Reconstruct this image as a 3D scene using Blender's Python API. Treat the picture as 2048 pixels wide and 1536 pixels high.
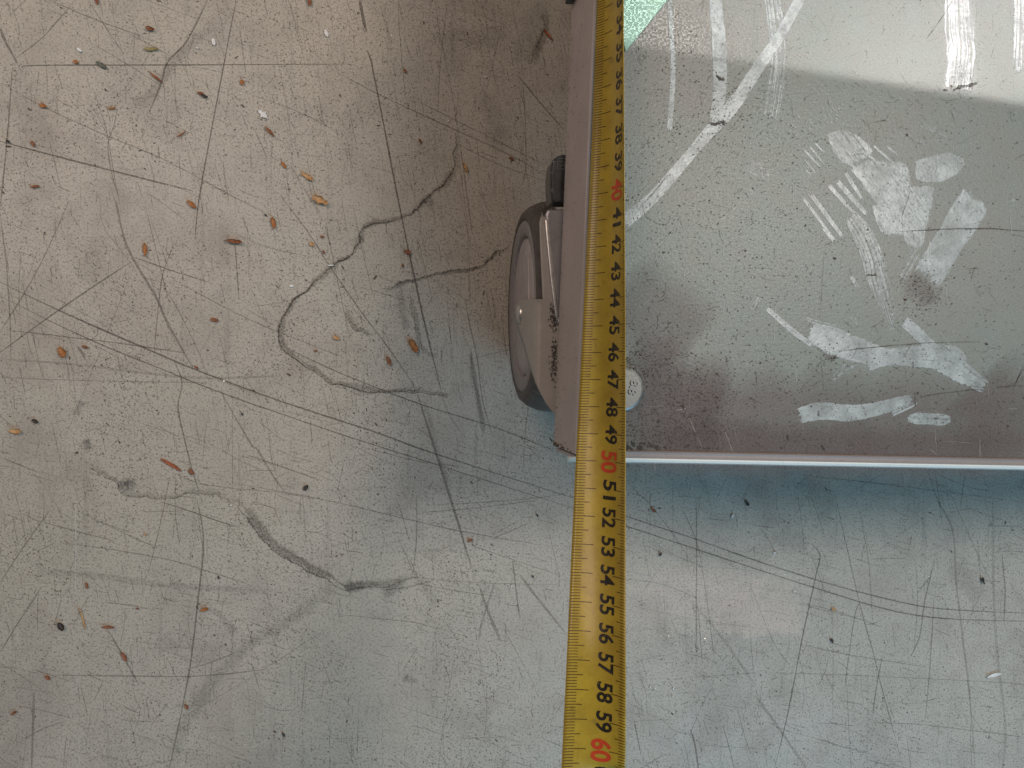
import bpy, bmesh, math, random
from mathutils import Vector, Matrix, Quaternion, noise as mnoise
for o in list(bpy.data.objects): bpy.data.objects.remove(o)
sc = bpy.context.scene
C = sc.collection
rnd = random.Random(7)

# ------------------------------------------------------------------ camera
ZD = 0.150                      # deck height
CZ = ZD + 0.283                 # lens height
F = 1538.0                      # focal length in photo pixels (2048 wide)
down = Vector(((800-1024)/F, -(760-768)/F, -1)).normalized()
QC = down.rotation_difference(Vector((0, 0, -1)))
cam_d = bpy.data.cameras.new('camera'); cam = bpy.data.objects.new('camera', cam_d); C.objects.link(cam)
cam.rotation_mode = 'QUATERNION'; cam.rotation_quaternion = QC; cam.location = (0, 0, CZ)
cam_d.sensor_width = 36; cam_d.lens = F/2048*36; cam_d.clip_start = 0.01; cam_d.clip_end = 50
sc.camera = cam
RM = QC.to_matrix()
CAM = Vector((0, 0, CZ))
def ray(px, py): return RM @ Vector(((px-1024)/F, -(py-768)/F, -1))
def U(px, py, z):
    r = ray(px, py); return CAM + r*((z-CZ)/r.z)
def UX(px, py, x):
    r = ray(px, py); return CAM + r*(x/r.x)
def proj(P):
    q = RM.transposed() @ (P-CAM); return (1024+F*q.x/-q.z, 768-F*q.y/-q.z)

# ------------------------------------------------------------------ light
w = bpy.data.worlds.new('World'); sc.world = w; w.use_nodes = True
w.node_tree.nodes['Background'].inputs[0].default_value = (0.80, 0.86, 0.84, 1)
w.node_tree.nodes['Background'].inputs[1].default_value = 0.085
def area(name, loc, target, sx, sy, power, col, spread=180, roll=None):
    d = bpy.data.lights.new(name, 'AREA'); d.shape = 'RECTANGLE'; d.size = sx; d.size_y = sy
    d.energy = power; d.color = col; d.spread = math.radians(spread)
    o = bpy.data.objects.new(name, d); C.objects.link(o); o.location = loc
    v = (Vector(target)-Vector(loc)).normalized()
    if roll is None: o.rotation_mode = 'QUATERNION'; o.rotation_quaternion = v.to_track_quat('-Z', 'Y')
    else:
        x = (Vector(roll) - v*v.dot(Vector(roll))).normalized(); y = (-v).cross(x)
        o.rotation_mode = 'QUATERNION'; o.rotation_quaternion = Matrix((x, y, -v)).transposed().to_quaternion()
    return o
area('warm_lamp', (-0.42, 0.40, 0.78), (-.12, .08, 0), .42, .42, 3.0, (1.0, .76, .64))
area('window_light', (0.50, -0.72, 0.72), (0.14, -.12, 0), .55, .55, 4.6, (.34, .71, 1.0))
area('ceiling_lamp', (0.62, 0.30, 1.15), (0.05, .05, 0), .30, .30, 6.8, (1.0, .86, .77))
for k, (tx, ty) in enumerate(((1500, 285), (1700, 400), (1650, 520))):   # added unseen strip lights, placed to mirror as soft bands in the deck
    tp_ = U(tx, ty, ZD); tv = (CAM-tp_).normalized(); td = Vector((-tv.x, -tv.y, tv.z))
    tl = tp_+td*1.5; area('band_light', tl, tp_, 1.5, .022, .55, (.86, 1.0, .95), roll=(1, -.13, 0))
# sunlight through a pane: collimated beam landing on the far corner of the deck
hp = U(1860, 150, ZD); hv = (CAM-hp).normalized()
SUN = Vector((-hv.x, -hv.y, hv.z))
e_b0, e_b1 = U(1253, 84, ZD), U(2048, 207, ZD)
bd = (e_b1-e_b0).normalized(); bn = Vector((-bd.y, bd.x, 0))
xx = (bd - SUN*SUN.dot(bd)).normalized(); y2 = SUN.cross(xx)
ctr = e_b0 - bd*.012 + xx*.25 + y2*.14 + SUN*.7
area('sun_beam', ctr, ctr-SUN, .50, .28, .27, (1.0, .92, .90), .6, roll=bd)
s2 = Vector((.12, -.25, .96)).normalized(); c2 = U(1440, 1205, 0)+s2*.7
area('floor_patch_light', c2, c2-s2, .105, .038, .0020, (1.0, .86, .80), 1.6, roll=(1, 0, 0))  # added lamp that brightens one floor patch, aimed clear of the cart
s = sc.view_settings; s.view_transform = 'Standard'; s.look = 'None'; s.exposure = -0.12; s.gamma = 1

# ------------------------------------------------------------------ material helpers
class NT:
    def __init__(self, name):
        self.m = bpy.data.materials.new(name); self.m.use_nodes = True
        self.t = self.m.node_tree; self.n = self.t.nodes; self.b = self.n['Principled BSDF']; self.out = self.n['Material Output']
        self.co = self.n.new('ShaderNodeTexCoord').outputs['Object']
    def link(self, a, b): self.t.links.new(a, b)
    def put(self, sock, v):
        if hasattr(v, 'is_output'): self.link(v, sock)
        elif isinstance(v, (tuple, list)): sock.default_value = tuple(v) if len(v) != 3 or len(sock.default_value) == 3 else (*v, 1)
        else: sock.default_value = v
    def noise(self, scale, detail=4, rough=.6, vec=None, dist=0, out='Fac'):
        n = self.n.new('ShaderNodeTexNoise'); n.inputs['Scale'].default_value = scale; n.inputs['Detail'].default_value = detail
        n.inputs['Roughness'].default_value = rough; n.inputs['Distortion'].default_value = dist
        self.link(vec or self.co, n.inputs['Vector']); return n.outputs[out]
    def mapv(self, sc_, rot=(0, 0, 0), vec=None):
        n = self.n.new('ShaderNodeMapping'); n.inputs['Scale'].default_value = sc_; n.inputs['Rotation'].default_value = rot
        self.link(vec or self.co, n.inputs['Vector']); return n.outputs[0]
    def ramp(self, v, stops):
        n = self.n.new('ShaderNodeValToRGB'); e = n.color_ramp.elements
        while len(e) < len(stops): e.new(.5)
        for el, (p, c) in zip(e, stops):
            el.position = p; el.color = (c, c, c, 1) if not isinstance(c, (tuple, list)) else (*c, 1)
        self.link(v, n.inputs[0]); return n.outputs[0]
    def mix(self, f, a, b, mode='MIX'):
        n = self.n.new('ShaderNodeMix'); n.data_type = 'RGBA'; n.blend_type = mode
        self.put(n.inputs['Factor'], f); self.put(n.inputs['A'], a); self.put(n.inputs['B'], b); return n.outputs['Result']
    def math(self, op, a, b=0.0):
        n = self.n.new('ShaderNodeMath'); n.operation = op; self.put(n.inputs[0], a); self.put(n.inputs[1], b); return n.outputs[0]
    def attr(self, name):
        n = self.n.new('ShaderNodeAttribute'); n.attribute_name = name; return n
    def bump(self, h, strength, dist=.0002):
        n = self.n.new('ShaderNodeBump'); n.inputs['Strength'].default_value = strength; n.inputs['Distance'].default_value = dist
        self.link(h, n.inputs['Height']); self.link(n.outputs[0], self.b.inputs['Normal'])
    def set(self, **k):
        for a, v in k.items():
            self.put(self.b.inputs[{'col': 'Base Color', 'rough': 'Roughness', 'metal': 'Metallic', 'alpha': 'Alpha', 'spec': 'Specular IOR Level', 'coat': 'Coat Weight', 'coatr': 'Coat Roughness'}[a]], v)
        return self.m

def m_floor():
    m = NT('worn_floor')
    big = m.noise(7, 3, .55); mid = m.noise(45, 5, .65); fine = m.noise(900, 3, .7); grain = m.noise(2600, 2, .6)
    c = m.mix(m.ramp(big, [(.35, 0), (.65, 1)]), (.43, .41, .345), (.50, .465, .40))
    c = m.mix(m.math('MULTIPLY', m.ramp(mid, [(.50, 0), (.72, 1)]), .45), c, (.30, .275, .245))
    c = m.mix(m.math('MULTIPLY', m.ramp(fine, [(.50, 0), (.64, 1)]), .75), c, (.19, .165, .14))
    c = m.mix(m.math('MULTIPLY', m.ramp(grain, [(.54, 0), (.66, 1)]), .6), c, (.68, .63, .57))
    brushed = m.noise(300, 4, .7, m.mapv((1, .035, 1), (0, 0, math.radians(8))))
    c = m.mix(m.math('MULTIPLY', m.ramp(brushed, [(.58, 0), (.70, 1)]), .30), c, (.20, .185, .17))
    brushed2 = m.noise(260, 4, .7, m.mapv((.03, 1, 1), (0, 0, math.radians(-20))))
    c = m.mix(m.math('MULTIPLY', m.ramp(brushed2, [(.60, 0), (.72, 1)]), .22), c, (.22, .20, .18))
    patch = m.noise(13, 6, .68, dist=.6)
    c = m.mix(m.math('MULTIPLY', m.ramp(patch, [(.50, 0), (.72, 1)]), .5), c, (.26, .225, .19))
    m.bump(m.noise(700, 4, .6), .35, .0002)
    return m.set(col=c, rough=m.ramp(mid, [(.3, .42), (.7, .62)]), spec=.4)
def m_mark(name, col, rough=.7, brk=.35):
    m = NT(name); a = m.attr('dens').outputs['Fac']
    g = m.ramp(m.noise(1300, 4, .75), [(.36, brk), (.60, 1)])
    return m.set(col=col, rough=rough, alpha=m.math('MULTIPLY', a, g), spec=.2)
def m_plain(name, col, rough=.6, metal=0, var=.25, scale=600, bump=0, spec=.5):
    m = NT(name); n = m.noise(scale, 4, .65)
    d = tuple(x*(1-var) for x in col); l = tuple(min(1, x*(1+var)) for x in col)
    if bump: m.bump(n, bump)
    return m.set(col=m.mix(m.ramp(n, [(.35, 0), (.65, 1)]), d, l), rough=rough, metal=metal, spec=spec)
PAINT = (.47, .53, .53)
def m_deck():
    m = NT('dusty_painted_deck')
    big = m.noise(9, 3, .5); mid = m.noise(60, 5, .65); fine = m.noise(1500, 3, .75); spk = m.noise(700, 3, .6)
    c = m.mix(m.ramp(big, [(.38, 0), (.62, 1)]), (.215, .265, .24), (.27, .275, .25))
    c = m.mix(m.math('MULTIPLY', m.ramp(mid, [(.40, 0), (.75, 1)]), .5), c, (.23, .22, .20))
    c = m.mix(m.math('MULTIPLY', m.ramp(fine, [(.50, 0), (.68, 1)]), .5), c, (.14, .13, .12))
    c = m.mix(m.math('MULTIPLY', m.ramp(m.noise(2100, 2, .6), [(.56, 0), (.70, 1)]), .4), c, (.50, .50, .48))
    c = m.mix(m.math('MULTIPLY', m.ramp(spk, [(.66, 0), (.72, 1)]), .5), c, (.10, .09, .08))
    m.bump(m.noise(800, 2, .5), .17, .0005)
    return m.set(col=c, rough=m.ramp(fine, [(.3, .27), (.7, .48)]), spec=.30)
def m_clean():
    m = NT('wiped_clean_paint')
    uv = m.n.new('ShaderNodeUVMap'); uv.uv_map = 'UVMap'
    st = m.noise(1, 4, .65, m.mapv((22, 1000, 1), vec=uv.outputs[0]), .6)
    a = m.attr('dens').outputs['Fac']; k = m.math('MULTIPLY', m.attr('streak').outputs['Fac'], .9)
    s_ = m.ramp(st, [(.40, 0), (.54, 1)])
    s_ = m.mix(k, (1, 1, 1), s_)
    nz = m.math('SUBTRACT', m.noise(520, 6, .72), .5)
    e = m.math('ADD', m.math('MULTIPLY', nz, 1.5), m.math('MULTIPLY', a, s_))
    al = m.n.new('ShaderNodeClamp'); m.link(m.math('MULTIPLY', m.math('SUBTRACT', e, .30), 2.6), al.inputs[0]); al = m.math('MULTIPLY', al.outputs[0], m.ramp(m.noise(110, 4, .7), [(.34, .45), (.62, .95)]))
    c = m.mix(m.math('MULTIPLY', m.ramp(m.noise(1100, 3, .7), [(.58, 0), (.7, 1)]), .4), PAINT, (.32, .33, .32))
    m.bump(m.noise(800, 2, .5), .17, .0005)
    return m.set(col=c, rough=.30, alpha=al, spec=.5)
def m_paint(name, col, dust, amt=.5):
    m = NT(name); n = m.noise(50, 5, .65); f_ = m.noise(1400, 3, .7)
    c = m.mix(m.math('MULTIPLY', m.ramp(n, [(.35, 0), (.7, 1)]), amt), col, dust)
    c = m.mix(m.math('MULTIPLY', m.ramp(f_, [(.56, 0), (.70, 1)]), .35), c, tuple(x*.5 for x in dust))
    m.bump(m.noise(500, 2, .5), .15, .0003)
    return m.set(col=c, rough=.45, spec=.45)
def m_tape():
    m = NT('yellow_blade')
    n = m.noise(90, 5, .7); f_ = m.noise(900, 4, .7)
    c = m.mix(m.ramp(n, [(.35, 0), (.68, 1)]), (.45, .325, .032), (.33, .23, .026))
    c = m.mix(m.math('MULTIPLY', m.ramp(f_, [(.54, 0), (.72, 1)]), .45), c, (.26, .17, .02))
    c = m.mix(m.math('MULTIPLY', m.ramp(m.noise(240, 4, .7), [(.62, 0), (.70, 1)]), .5), c, (.20, .13, .03))
    m.bump(f_, .08, .0001)
    return m.set(col=c, rough=.36, spec=.45, coat=.25, coatr=.2)
def m_ink(name, col):
    m = NT(name); n = m.noise(1600, 3, .7)
    return m.set(col=m.mix(m.ramp(n, [(.62, 0), (.74, 1)]), col, (.40, .27, .03)), rough=.4)
def m_husk(name, a, b):
    m = NT(name); n = m.noise(700, 4, .7)
    m.bump(m.noise(900, 3, .6), .6, .0004)
    return m.set(col=m.mix(m.ramp(n, [(.38, 0), (.62, 1)]), a, b), rough=.55)
def m_steel(name, col, rough, dirt):
    m = NT(name); n = m.noise(160, 5, .7)
    c = m.mix(m.math('MULTIPLY', m.ramp(n, [(.5, 0), (.72, 1)]), .7), col, dirt)
    m.bump(m.noise(1500, 3, .6), .12, .0002)
    return m.set(col=c, rough=rough, metal=.75)

MF = m_floor(); MDK = m_deck(); MCL = m_clean()
MSC = m_mark('scratch_dark', (.105, .088, .072)); MSG = m_mark('scuff_grey', (.17, .16, .155), .7, 0); MGR = m_mark('grime', (.075, .062, .05), .7, .22)
MWH = m_mark('scratch_pale', (.66, .64, .60)); MBL = m_mark('scratch_blue_grey', (.085, .095, .10))
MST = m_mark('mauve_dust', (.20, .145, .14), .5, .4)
MFL = m_plain('dark_grit', (.060, .050, .042), .8); MGL = m_plain('pale_glint', (.78, .77, .74), .3)
MBR = m_plain('brown_grit', (.085, .055, .038), .8)
MAP = m_paint('mauve_grey_apron', (.45, .40, .39), (.33, .295, .285), .5)
MRB = m_paint('rim_dusty', (.30, .265, .255), (.22, .19, .18), .5)
MRE = m_paint('rim_edge_lit', (.74, .80, .77), (.6, .62, .6), .3)  # paler than the bead: window light on the edge put into the colour
MMINT = m_paint('mint_paint', (.36, .60, .485), (.40, .60, .50), .5)
MT = m_tape(); MIK = m_ink('black_ink', (.018, .015, .012)); MIR = m_ink('red_ink', (.52, .055, .018)); MTK = m_ink('tick_ink', (.075, .042, .008))
MTY = m_plain('tyre_rubber', (.075, .066, .062), .5, 0, .3, 300, .2)
MRM = m_plain('grey_rim_plastic', (.24, .228, .232), .45, 0, .15, 500)
MHB = m_plain('hub_plastic', (.38, .345, .355), .42, 0, .12, 80)
MFK = m_paint('zinc_fork', (.41, .395, .37), (.28, .25, .225), .4)
MRD = m_steel('bright_zinc', (.62, .61, .60), .30, (.30, .27, .22))
MCR = m_steel('blue_zinc', (.36, .36, .38), .42, (.22, .21, .20))
MPD = m_steel('dark_steel', (.11, .12, .125), .26, (.05, .048, .045))
MBT = m_steel('bolt_zinc', (.22, .235, .23), .42, (.15, .155, .15))
MDB = m_plain('dark_bracket', (.03, .05, .048), .18, 0, .4, 300)
H_OR = m_husk('husk_orange', (.48, .20, .06), (.22, .085, .028)); H_BR = m_husk('husk_brown', (.34, .13, .055), (.13, .052, .028))
H_TN = m_husk('husk_tan', (.62, .40, .19), (.36, .18, .07)); H_DK = m_husk('husk_dark', (.06, .045, .038), (.022, .018, .016))
H_RD = m_husk('needle_red', (.42, .13, .055), (.24, .07, .03)); H_WH = m_husk('flake_white', (.82, .83, .82), (.66, .67, .66))
H_GR = m_husk('chip_green', (.16, .17, .13), (.09, .095, .08)); H_YG = m_husk('leaf_yellow', (.36, .30, .13), (.24, .19, .08))

# ------------------------------------------------------------------ object helpers
def obj(name, verts, faces, mat, parent=None, smooth=False, loc=None):
    me = bpy.data.meshes.new(name); me.from_pydata([tuple(v) for v in verts], [], faces); me.update()
    if smooth: me.polygons.foreach_set('use_smooth', [True]*len(me.polygons))
    me.materials.append(mat); o = bpy.data.objects.new(name, me); C.objects.link(o)
    if parent is not None: o.parent = parent
    if loc is not None: o.location = loc
    return o
def frombm(name, bm, mat, parent=None, smooth=False):
    me = bpy.data.meshes.new(name); bm.to_mesh(me); bm.free()
    if smooth: me.polygons.foreach_set('use_smooth', [True]*len(me.polygons))
    me.materials.append(mat); o = bpy.data.objects.new(name, me); C.objects.link(o)
    if parent is not None: o.parent = parent
    return o
def tag(o, label=None, cat=None, group=None, kind=None):
    for k, v in (('label', label), ('category', cat), ('group', group), ('kind', kind)):
        if v: o[k] = v
    return o
def empty(name, loc=(0, 0, 0)):
    o = bpy.data.objects.new(name, None); C.objects.link(o); o.location = loc; o.empty_display_size = .02; return o
def prism(name, pts, dirv, mat, parent=None, bev=0, seg=2, smooth=True):
    """closed outline pts extruded along dirv"""
    bm = bmesh.new(); a = [bm.verts.new(p) for p in pts]; b = [bm.verts.new(Vector(p)+dirv) for p in pts]
    n = len(pts); bm.faces.new(a); bm.faces.new(b[::-1])
    for i in range(n): bm.faces.new((a[i], b[i], b[(i+1) % n], a[(i+1) % n]))
    bmesh.ops.recalc_face_normals(bm, faces=bm.faces)
    if bev: bmesh.ops.bevel(bm, geom=[e for e in bm.edges], offset=bev, segments=seg, affect='EDGES', profile=.6)
    return frombm(name, bm, mat, parent, False)
def dens_attr(o, vals, name='dens'):
    a = o.data.attributes.new(name, 'FLOAT', 'POINT'); a.data.foreach_set('value', vals)
def smoothpts(pts, n=6):
    out = []; P = [Vector((p[0], p[1])) for p in pts]
    for i in range(len(P)-1):
        a, b, c, d = P[max(i-1, 0)], P[i], P[i+1], P[min(i+2, len(P)-1)]
        for k in range(n):
            t = k/n
            out.append(.5*((2*b)+(c-a)*t+(2*a-5*b+4*c-d)*t*t+(3*b-a-3*c+d)*t**3))
    out.append(P[-1]); return out

class Strips:
    """flat marks lying on a surface: polylines in metres"""
    def __init__(self, z): self.v = []; self.f = []; self.d = []; self.z = z; self.k = 0
    def add(self, pts, wd, den=1.0, soft=False, taper=True, jit=0):
        n = len(pts); z = self.z + self.k*2.5e-8; self.k += 1
        rows = []
        for i, p in enumerate(pts):
            a = pts[max(i-1, 0)]; b = pts[min(i+1, n-1)]; t = Vector((b[0]-a[0], b[1]-a[1]))
            if t.length < 1e-9: t = Vector((1, 0))
            t.normalize(); nn = Vector((-t.y, t.x)); u = i/(n-1)
            ww = (wd[i] if isinstance(wd, list) else wd)/2
            ww *= 1+jit*rnd.uniform(-1, 1)
            e = min(1, 5*u+.15, 5*(1-u)+.15) if taper else 1
            dd = den*(e if soft else (.5+.5*e))*(1+.35*jit*rnd.uniform(-1, 1))
            if not soft: ww *= .45+.55*e
            i0 = len(self.v)
            if soft:
                for q, m_ in ((-1, 0), (-.4, 1), (.4, 1), (1, 0)):
                    self.v.append((p[0]+nn.x*ww*q, p[1]+nn.y*ww*q, z)); self.d.append(max(0, dd*m_))
                rows.append([i0, i0+1, i0+2, i0+3])
            else:
                for q in (-1, 1):
                    self.v.append((p[0]+nn.x*ww*q, p[1]+nn.y*ww*q, z)); self.d.append(max(0, min(1, dd)))
                rows.append([i0, i0+1])
        for r, s_ in zip(rows, rows[1:]):
            for j in range(len(r)-1): self.f.append((r[j], s_[j], s_[j+1], r[j+1]))
    def build(self, name, mat, parent, kind='stuff'):
        o = obj(name, self.v, self.f, mat, parent); dens_attr(o, self.d)
        if kind: o['kind'] = kind
        return o

# ------------------------------------------------------------------ floor
bm = bmesh.new(); bmesh.ops.create_grid(bm, x_segments=2, y_segments=2, size=1.6)
floor = frombm('floor', bm, MF); tag(floor, 'worn grey beige floor covered in scratches and cracks', 'floor', kind='structure')
ZF = 0.0
def fp(px, py): p = U(px, py, 0); return (p.x, p.y)
PXM = 1538/(CZ)            # px per metre on the floor, about 3590
def wpx(w_): return w_/PXM
sc1 = Strips(.00004)
def S(pts, w_=2.0, den=.9, n=5, wob=.25):
    pp = smoothpts(pts, n) if len(pts) > 2 else [Vector(pts[0]).lerp(Vector(pts[1]), t/10) for t in range(11)]
    sc1.add([fp(p[0]+rnd.uniform(-wob, wob), p[1]+rnd.uniform(-wob, wob)) for p in pp], wpx(w_), den, jit=.25)
traced = [
 ([(0,283),(180,330),(385,382)],3.0,.95), ([(47,137),(68,131),(300,130),(700,128)],2.4,.9), ([(472,0),(440,170),(400,388),(390,480)],2.4,.9),
 ([(733,100),(740,115),(750,160),(800,418),(830,560),(850,650),(887,800)],3.4,.95), ([(835,788),(870,900),(905,1010),(943,1135)],5.0,.7),
 ([(720,0),(727,40),(733,64)],5.5,.9), ([(415,0),(375,80),(335,125),(323,165),(297,227)],3.4,.75), ([(0,564),(131,627),(287,695),(383,736),(560,802),(738,860),(875,909),(1150,997)],3.0,.92),
 ([(1150,1000),(1256,1034),(1396,1080),(1521,1124),(1674,1172),(1834,1211),(1950,1222),(2060,1226)],2.6,.8),
 ([(0,592),(170,675),(340,745),(460,792),(702,875),(882,932),(1150,1018)],2.2,.85), ([(1150,1020),(1256,1053),(1467,1123),(1631,1176),(1775,1219),(1889,1237),(2060,1243)],2.6,.8),
 ([(560,690),(690,750),(846,810),(990,855),(1114,904)],2.4,.8), ([(0,705),(125,615),(258,526)],2.6,.8), ([(139,400),(75,540),(0,664)],2.2,.6),
 ([(150,0),(90,70),(30,118)],2.2,.6),([(0,55),(12,85),(35,128)],4.5,.7),
 ([(232,400),(254,493),(309,589),(340,655),(386,736)],4.0,.6), ([(350,725),(364,766),(356,812),(366,865),(384,938),(398,982)],2.6,.75),
 ([(394,999),(407,1081),(396,1200),(377,1351),(339,1536)],3.0,.75), ([(25,130),(14,280),(0,420)],2.4,.75),([(0,425),(12,520),(20,640),(22,720)],2.2,.55),
 ([(0,165),(90,215),(210,270),(330,320),(470,395),(560,440)],1.8,.6), ([(100,0),(180,35),(285,73)],2.0,.7), ([(175,0),(215,60),(245,105)],1.6,.6),
 ([(235,215),(228,250),(216,290),(222,340),(235,390)],2.2,.6), ([(185,175),(210,250),(220,300),(230,360),(242,420)],1.6,.55),
 ([(470,485),(478,600)],2.6,.7), ([(350,485),(328,540),(318,600),(308,710)],2.0,.6), ([(270,515),(340,540),(420,565)],2.2,.7), ([(350,560),(500,640),(700,720)],1.8,.55),
 ([(14,660),(170,678),(250,688),(370,706)],2.2,.75), ([(0,755),(200,762),(400,765)],1.6,.55),([(0,718),(160,730),(380,755),(560,752)],4.5,.28),
 ([(195,650),(195,668),(182,680)],2.0,.7),([(155,693),(172,720)],3.0,.6),
 ([(675,145),(760,190),(900,255),(1020,310),(1105,360)],1.9,.7), ([(830,200),(960,265),(1090,330)],1.7,.65), ([(910,285),(1000,330),(1100,365)],1.7,.6), ([(1035,150),(1080,205),(1130,262)],2.6,.85),
 ([(560,390),(620,470),(660,533),(720,620),(780,700),(840,790)],2.2,.75), ([(490,185),(600,225),(680,268)],1.4,.5),
 ([(920,290),(928,345),(935,400),(945,470)],2.4,.6),([(870,0),(880,70),(905,190),(915,260)],1.6,.5),([(895,0),(880,130),(876,230)],1.6,.55),
 ([(1045,160),(1050,235),(1052,330),(1045,370)],2.0,.6),([(930,600),(942,660),(955,720),(965,800),(985,870)],2.6,.6),
 ([(440,780),(500,885),(515,900),(545,950),(570,985)],3.2,.55), ([(300,540),(345,600),(395,700),(420,770)],1.7,.45),([(465,790),(465,990)],1.7,.4),([(478,880),(478,1080)],1.4,.35),
 ([(320,1003),(380,1022),(430,1040),(478,1055)],2.2,.8), ([(0,914),(80,946)],2.0,.6),([(340,950),(318,1060),(295,1150)],1.8,.6),([(345,945),(415,970),(560,985)],1.6,.55),
 ([(460,965),(650,1000),(800,1035),(920,1062),(1080,1090)],1.8,.65), ([(495,910),(640,960)],2.2,.75), ([(90,1045),(150,1062),(230,1082)],2.0,.6),([(120,1085),(230,1100),(340,1120),(440,1150),(500,1170)],2.0,.55),
 ([(100,1020),(50,1090),(0,1165)],2.2,.6),([(85,1172),(40,1240),(0,1305)],2.2,.65),([(215,1258),(245,1310),(278,1370)],3.0,.6),([(68,1385),(66,1460),(63,1536)],4.2,.55),
 ([(48,1478),(85,1458),(135,1440)],2.0,.55),([(100,1350),(260,1352),(400,1352),(540,1338)],2.2,.6),([(380,1338),(420,1325),(470,1305)],2.0,.5),
 ([(800,1085),(812,1110),(828,1150)],1.8,.5),([(833,990),(833,1075),(825,1150)],1.8,.6),([(795,1000),(820,1085)],1.8,.5),([(850,1010),(960,1005),(1080,995),(1140,985)],1.5,.55),([(845,1025),(960,1015),(1075,1000)],1.6,.6),
 ([(980,1080),(1060,1045)],2.2,.5),([(985,1070),(1040,1040)],1.6,.5),([(1025,1120),(1032,1180),(1040,1240)],2.6,.6),([(1040,1150),(1070,1190),(1130,1265)],5.0,.42),
 ([(960,1175),(975,1220),(1000,1280)],5.5,.5),([(990,1165),(965,1240),(958,1280)],4.0,.4),([(835,1155),(950,1165),(1120,1170)],1.4,.45),([(760,1180),(810,1175),(870,1160)],2.0,.6),
 ([(880,790),(905,840),(935,880)],1.6,.5),([(1060,790),(1050,870),(1046,950)],1.8,.5),([(940,700),(960,820),(968,870)],8,.35),
 # right of the tape
 ([(1625,1090),(1640,1110),(1632,1150),(1612,1240),(1600,1300),(1575,1430),(1548,1540)],2.6,.85),([(1392,995),(1393,1100),(1392,1330)],2.2,.7),([(1360,1010),(1395,1090),(1415,1210),(1430,1330)],2.0,.6),
 ([(1395,1205),(1405,1330)],2.0,.55),([(1380,1200),(1440,1270),(1510,1370)],6,.3),([(1510,1390),(1560,1460),(1615,1540)],6,.32),([(1600,950),(1800,972),(2050,1005)],1.6,.5),
 ([(1855,940),(1875,1000),(1905,1060),(1912,1160),(1925,1270),(1940,1400),(1950,1540)],4.5,.4),([(1870,940),(1885,1055)],2.6,.4),([(1930,945),(1920,1020)],2.4,.4),
 ([(1670,990),(1695,1100),(1720,1210),(1745,1300),(1770,1400),(1805,1530)],2.4,.6),([(1720,1030),(1738,1130),(1745,1250)],1.8,.5),([(1720,1205),(1710,1230),(1695,1330),(1690,1375)],2.4,.6),
 ([(1870,1115),(1850,1200),(1840,1270),(1822,1312)],2.8,.7),([(1862,1150),(1838,1182)],2.2,.6),([(1830,1120),(1835,1200),(1828,1300)],2.0,.5),([(2004,1110),(2010,1180),(2008,1240)],3.2,.6),
 ([(1955,1080),(1962,1180)],3.0,.35),([(1985,1000),(1990,1250),(2010,1450),(2005,1540)],6,.25),([(1765,1310),(1752,1380),(1745,1435)],2.6,.7),([(1868,1190),(1860,1330),(1850,1445)],2.4,.6),
 ([(1610,1290),(1700,1310),(1860,1335)],1.8,.5),([(1740,1445),(1850,1450),(2050,1475)],1.6,.5),([(1256,1158),(1330,1170),(1400,1200)],1.8,.55),([(1256,1210),(1400,1240),(1560,1262)],1.6,.45),
 ([(1381,1460),(1390,1490),(1397,1540)],4.0,.75),([(1268,1440),(1282,1510)],2.6,.6),([(1445,1450),(1460,1500),(1468,1540)],2.0,.55),([(1400,1490),(1530,1498)],1.4,.4),([(1380,1355),(1520,1345)],1.5,.4),
 ([(1256,965),(1300,1010),(1340,1060),(1400,1150)],1.6,.5),([(1346,960),(1346,1090)],1.4,.45),([(1540,1345),(1690,1350),(1950,1362),(2050,1368)],1.7,.45),([(1290,1110),(1300,1160)],1.8,.6),
 ([(1575,1200),(1670,1222),(1780,1260)],1.6,.5),([(1500,1170),(1545,1280),(1575,1325)],1.8,.5),
]
for p, w_, d_ in traced: S(p, w_, d_*.68)
# many fine scratches, mostly steep or falling gently to the right
for i in range(6500):
    x0, y0 = rnd.uniform(-60, 2100), rnd.uniform(-60, 1600)
    r = rnd.random()
    if x0 < 1150 and y0 < 800: a = rnd.gauss(78, 9) if r < .62 else rnd.gauss(24, 6) if r < .82 else rnd.uniform(0, 180)
    else: a = rnd.gauss(84, 12) if r < .38 else rnd.gauss(16, 8) if r < .75 else rnd.uniform(0, 180)
    if 560 < x0 < 1150 and y0 < 700 and r < .75: a = rnd.gauss(79, 5)
    L = min(420, rnd.lognormvariate(3.2, .85)); a = math.radians(a); k = rnd.gauss(0, .02)*L
    p = [(x0, y0), (x0+math.cos(a)*L/2-math.sin(a)*k, y0+math.sin(a)*L/2+math.cos(a)*k), (x0+math.cos(a)*L, y0+math.sin(a)*L)]
    S(p, rnd.uniform(.7, 1.5), rnd.uniform(.12, .44), 3, .1)
sc1.build('scratches', MSC, floor)
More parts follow.
